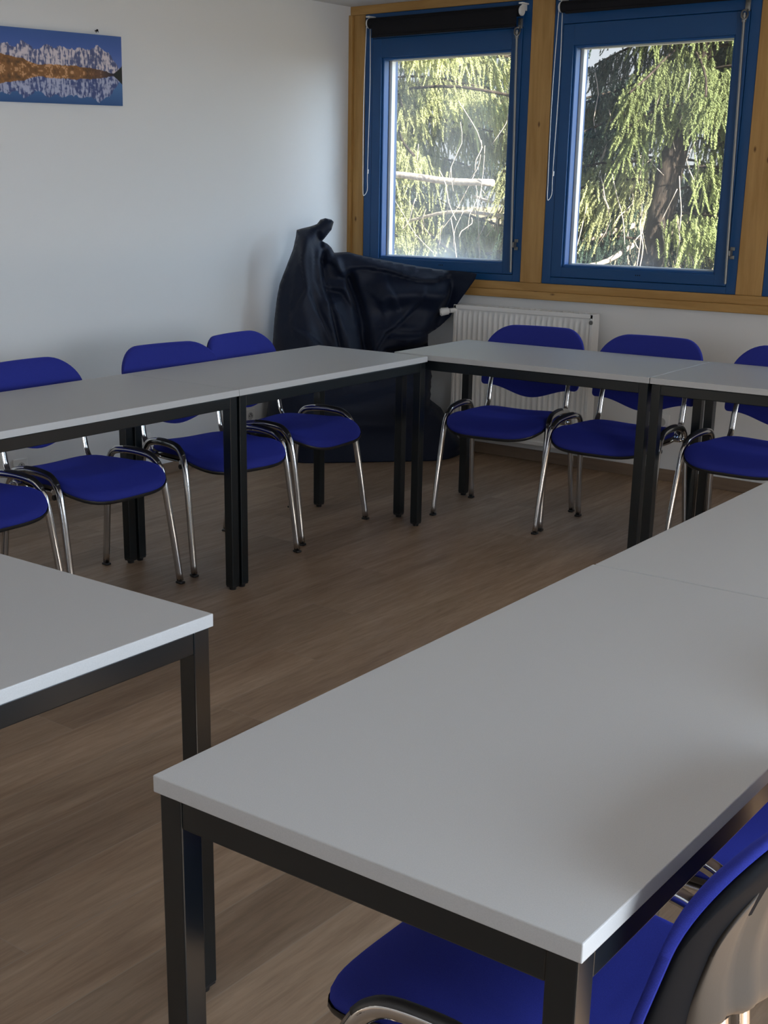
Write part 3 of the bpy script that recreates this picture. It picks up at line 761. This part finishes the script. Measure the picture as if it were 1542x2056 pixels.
    for i, v in enumerate(vs):      # the right wing turns to lie along the window wall
        lim = (YW-.100 if i < n else YW-.050) if v.z > .52 else (YW-.04 if i < n else YW-.02)
        if v.y > lim: v = CAM+(v-CAM)*((lim-CAM.y)/(v.y-CAM.y)); vs[i] = v
    vs = [(max(v.x, XW+.012), v.y, max(v.z, .002)) for v in vs]
    c = Vector((-1.2, 1.1, 0))
    o = from_data('bean_bag', [Vector(v)-c for v in vs], fs, M_BAG, None, True, loc=c)
    bm = bmesh.new(); bm.from_mesh(o.data); bmesh.ops.remove_doubles(bm, verts=bm.verts, dist=.0005); bmesh.ops.recalc_face_normals(bm, faces=bm.faces)
    be = [e_ for e_ in bm.edges if e_.is_boundary]
    if be: bmesh.ops.holes_fill(bm, edges=be, sides=0)
    bmesh.ops.smooth_vert(bm, verts=bm.verts, factor=.18, use_axis_x=True, use_axis_y=True, use_axis_z=True)
    bm.to_mesh(o.data); bm.free()
    o.data.polygons.foreach_set('use_smooth', [True]*len(o.data.polygons))
    tag(o, 'large navy blue bean bag slumped in the corner between left wall and radiator', 'bean bag')
    return o
bean_bag()

# ------------------------------------------------------------------ outdoors
a = Mat('dry_grass_ground').set(rough=.95, spec=.1); v = a.coords(); f = a.noise(v, .8, 6, .6)
a.l(a.ramp(f, [(.35, (.20, .16, .09)), (.6, (.42, .34, .22)), (.8, (.75, .74, .70))]), a.b.inputs['Base Color'])
struct(MB().box(-60, 60, YW+.26, 90, -.75, -.55).build('ground', a.m))
M_NEEDLE = Mat('spruce_needles').set(rough=.6, spec=.25)
at = M_NEEDLE.n('ShaderNodeVertexColor'); at.layer_name = 'tone'; M_NEEDLE.l(at.outputs['Color'], M_NEEDLE.b.inputs['Base Color'])
tlc = M_NEEDLE.n('ShaderNodeBsdfTranslucent'); M_NEEDLE.l(at.outputs['Color'], tlc.inputs['Color'])
mx = M_NEEDLE.n('ShaderNodeMixShader'); mx.inputs[0].default_value = .25; M_NEEDLE.l(M_NEEDLE.b.outputs[0], mx.inputs[1]); M_NEEDLE.l(tlc.outputs[0], mx.inputs[2]); M_NEEDLE.l(mx.outputs[0], M_NEEDLE.o.inputs[0])
M_NEEDLE = M_NEEDLE.m
a = Mat('spruce_bark').set(rough=.9, spec=.1); v = a.coords((1, 1, .35)); f = a.noise(v, 22, 6, .65, .5); a.l(a.ramp(f, [(.3, (.018, .014, .012)), (.6, (.062, .048, .040)), (.8, (.16, .13, .11))]), a.b.inputs['Base Color']); a.bump(f, .7, .02); M_BARK = a.m
a = Mat('pale_dead_branch').set(rough=.85, spec=.1); v = a.coords(); f = a.noise(v, 30, 4); a.l(a.ramp(f, [(.3, (.30, .24, .20)), (.7, (.62, .56, .50))]), a.b.inputs['Base Color']); M_DEAD = a.m

def finger(L_, r_, seed):
    """one hanging twig clothed in needles: triangles (n,3,3), hanging down -z from the origin"""
    g = np.random.default_rng(seed); n = int(L_/.0042*4.2)
    s = g.uniform(0, 1, n); ang = g.uniform(0, 2*np.pi, n)
    bend = np.stack([.10*L_*np.sin(s*2.2+seed), .10*L_*np.cos(s*1.7+seed), -L_*s], -1)
    rad = r_*(1-.45*s)*g.uniform(.7, 1.1, n)
    out = np.stack([np.cos(ang), np.sin(ang), -np.full(n, .75)], -1); out /= np.linalg.norm(out, axis=1)[:, None]
    tip = bend+out*rad[:, None]; tang = np.stack([-np.sin(ang), np.cos(ang), np.zeros(n)], -1)*.0036
    return np.stack([bend-tang, bend+tang, tip], 1), s
PROTO = [finger(L_, r_, k) for k, (L_, r_) in enumerate([(.10, .025), (.14, .027), (.18, .028), (.23, .028), (.29, .026), (.38, .024)])]
def spray_cloud(anchors, seed):
    """anchors: (x,y,z, yaw tilt, size idx, tint)"""
    g = np.random.default_rng(seed); T = []; Cc = []
    for (p, k, tint, lean) in anchors:
        tri, s = PROTO[k]; yaw = g.uniform(0, 2*np.pi); c, s_ = math.cos(yaw), math.sin(yaw)
        Rz = np.array([[c, -s_, 0], [s_, c, 0], [0, 0, 1]]); q = tri@Rz.T
        q = q+(-q[..., 2:3])*np.array([lean[0], lean[1], 0]); q = q*g.uniform(.85, 1.2)
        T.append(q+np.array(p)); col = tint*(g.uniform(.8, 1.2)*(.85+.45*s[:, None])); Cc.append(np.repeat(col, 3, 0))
    T = np.concatenate(T).reshape(-1, 3); Cc = np.concatenate(Cc); return T, Cc
def tri_mesh(name, V, C_, mat, parent):
    n = len(V); me = D.meshes.new(name); me.vertices.add(n); me.vertices.foreach_set('co', V.astype(np.float32).ravel())
    me.loops.add(n); me.loops.foreach_set('vertex_index', np.arange(n, dtype=np.int32))
    me.polygons.add(n//3); me.polygons.foreach_set('loop_start', np.arange(0, n, 3, dtype=np.int32)); me.polygons.foreach_set('loop_total', np.full(n//3, 3, dtype=np.int32))
    me.update(calc_edges=True); me.materials.append(mat)
    ca = me.color_attributes.new('tone', 'FLOAT_COLOR', 'POINT'); ca.data.foreach_set('color', np.concatenate([C_, np.ones((n, 1))], 1).astype(np.float32).ravel())
    o = D.objects.new(name, me); return link(o, parent)
GREEN = np.array([.24, .28, .125]); DARK_SHADED = np.array([.034, .054, .040]); YEL_SUNLIT = np.array([.42, .44, .23])  # sun and shade of the sprays put into the needle tints
def spruce(base, height, boughs, label, seed, trunk_r=.14, lean=(0, 0), zrange=(0.2, 3.4), dens=1.0, bare=(), twigs=None):
    """boughs: list of (z, azimuth, length, droop, tint, density)"""
    g = np.random.default_rng(seed)
    e = empty('spruce_tree', (base[0], base[1], -.55)); tag(e, label, 'tree', 'spruce trees outside the windows')
    top = Vector((lean[0], lean[1], height+.55)); tp = []
    for k in range(9):
        t_ = k/8; tp.append((top.x*t_+.03*math.sin(k*1.7), top.y*t_, top.z*t_))
    m = MB()
    for k in range(8):
        m.cyl(tp[k], tp[k+1], trunk_r*(1-.08*k), 14, r2=trunk_r*(1-.08*(k+1)))
    m.build('trunk', M_BARK, e, auto=50)
    anchors = []; bm_ = MB()
    for (z, az, L_, droop, tint, dn) in boughs:
        t_ = (z+.55)/(height+.55); o_ = np.array([top.x*t_, top.y*t_, z+.55]); d = np.array([math.cos(az), math.sin(az), 0.]); sd_ = np.array([-d[1], d[0], 0.])
        path = []
        for k in range(9):
            q = k/8; path.append(o_+d*L_*q+np.array([0, 0, .10*L_*math.sin(q*math.pi)*.6-droop*q**1.3+.12*L_*max(0, q-.75)])+sd_*.05*L_*math.sin(q*4+z*7))
        path = np.array(path)
        bm_.tube([tuple(p) for p in path[::2]], .010*(.5+L_*.4), n=6, sub=2)
        n = int(L_*170*dn*dens)
        for _ in range(n):
            q = .12+.88*g.uniform()**.8; i = min(int(q*8), 7); f_ = q*8-i; p = path[i]*(1-f_)+path[i+1]*f_
            wdt = .26*L_*math.sin(min(1, q*1.15)*math.pi*.85)+.03
            off = g.normal()*.5*wdt; p = p+sd_*off+np.array([0, 0, -abs(off)*.45+g.normal()*.015])
            wx_, wy_, wz_ = p[0]+base[0], p[1]+base[1], p[2]-.55
            far = wy_-YW
            if not (1.47-.11*(far+6.1) < wz_ < 1.47+.16*(far+6.1)+.45): continue       # above and below what any window shows
            if not (-.82*(far+6.1)+3.1-.5 < wx_ < -.33*(far+6.1)+3.1+.6): continue
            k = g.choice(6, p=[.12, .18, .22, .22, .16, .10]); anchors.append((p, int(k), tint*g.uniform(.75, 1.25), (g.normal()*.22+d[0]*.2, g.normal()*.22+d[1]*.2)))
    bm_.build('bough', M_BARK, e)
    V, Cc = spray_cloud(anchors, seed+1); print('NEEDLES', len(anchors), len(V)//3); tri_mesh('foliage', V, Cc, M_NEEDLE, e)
    if twigs:
        m = MB()
        for k in range(twigs[0]):
            x = g.uniform(*twigs[1])-base[0]; y = g.uniform(4.3, 5.0)-base[1]; z = g.uniform(*twigs[2])+.55; L_ = g.uniform(.15, .55)
            a, b = g.normal()*.10, g.normal()*.08
            m.tube([(x, y, z), (x+a*.3+.015, y, z-L_*.3), (x+a*.6, y+b, z-L_*.65), (x+a+g.normal()*.03, y+b, z-L_)], g.uniform(.0018, .0045), n=5, sub=2)
        m.build('bare_twig', M_DEAD, e)
    if bare:
        m = MB()
        for pts, r_ in bare: m.tube([(p[0]-base[0], p[1]-base[1], p[2]+.55) for p in pts], r_, n=8, sub=4)
        m.build('bare_branch', M_DEAD, e)
    return e
def rand_boughs(n, z0, z1, az0, az1, L0, L1, tint, seed, dn=1.0):
    g = np.random.default_rng(seed); out = []
    for k in range(n):
        z = z0+(z1-z0)*(k+g.uniform())/n; out.append((z, g.uniform(az0, az1), g.uniform(L0, L1), g.uniform(.1, .45), tint*g.uniform(.8, 1.2), dn))
    return out
PI = math.pi
# tree seen through the middle window
spruce((-1.62, 5.05), 5.5, rand_boughs(15, .6, 3.6, -.75, .5, .8, 1.6, GREEN*1.25, 31, 1.0)+rand_boughs(8, 2.0, 3.6, -2.6, -1.1, .5, 1.1, GREEN, 32, 1.0)+rand_boughs(9, .9, 3.6, PI-.5, PI+.7, .9, 1.5, DARK_SHADED*1.6, 33, 1.0)+rand_boughs(4, 1.35, 1.7, PI+.1, PI+.8, 1.0, 1.5, YEL_SUNLIT, 37, .9)+rand_boughs(8, 1.0, 3.2, .5, 2.4, .8, 1.4, DARK_SHADED*1.3, 36, 1.2),
       'dark-trunked spruce outside the middle window with drooping sunlit sprays', 41, .13, lean=(1.05, .1), twigs=(46, (-2.4, -.9), (.9, 2.3)),
       bare=[([(-1.5, 5.0, 1.15), (-1.9, 4.8, 1.02), (-2.4, 4.6, .98)], .022), ([(-1.4, 5.0, 1.7), (-1.8, 4.8, 1.45), (-2.1, 4.7, 1.2)], .012), ([(-1.35, 5.0, 1.9), (-1.7, 4.9, 1.75), (-1.75, 4.8, 1.5)], .010), ([(-1.5, 5.0, 1.0), (-1.7, 4.8, .85), (-2.2, 4.7, .80)], .02)])
# tree seen through the left window
spruce((-4.7, 5.9), 5.5, rand_boughs(22, 1.0, 4.2, -1.3, .5, 1.0, 2.1, YEL_SUNLIT, 51, 1.1)+rand_boughs(8, .3, 1.4, -.9, .2, 1.0, 1.9, YEL_SUNLIT, 53, .7),
       'spruce filling the left window, sunlight painted in as pale yellow-green', 61, .13, twigs=(44, (-3.6, -2.0), (1.1, 2.2)),
       bare=[([(-4.3, 4.9, 1.53), (-3.6, 4.75, 1.52), (-3.0, 4.6, 1.47), (-2.5, 4.5, 1.46)], .028), ([(-3.9, 5.2, 1.1), (-3.2, 5.0, 1.22), (-2.5, 4.9, 1.18)], .014), ([(-3.0, 5.0, 1.35), (-2.6, 4.8, 1.3), (-2.2, 4.7, 1.36)], .012)])
# darker trees behind
spruce((-4.9, 9.3), 6.5, rand_boughs(30, .2, 5.0, -2.6, .4, 1.4, 2.6, DARK_SHADED*1.6, 71, .75), 'dark spruce standing behind the two nearer ones', 81, .16)
spruce((-2.2, 9.6), 6.5, rand_boughs(26, .2, 5.0, -2.9, .2, 1.2, 2.3, DARK_SHADED*1.6, 91, .7), 'dark spruce behind the trunk in the middle window', 101, .15)
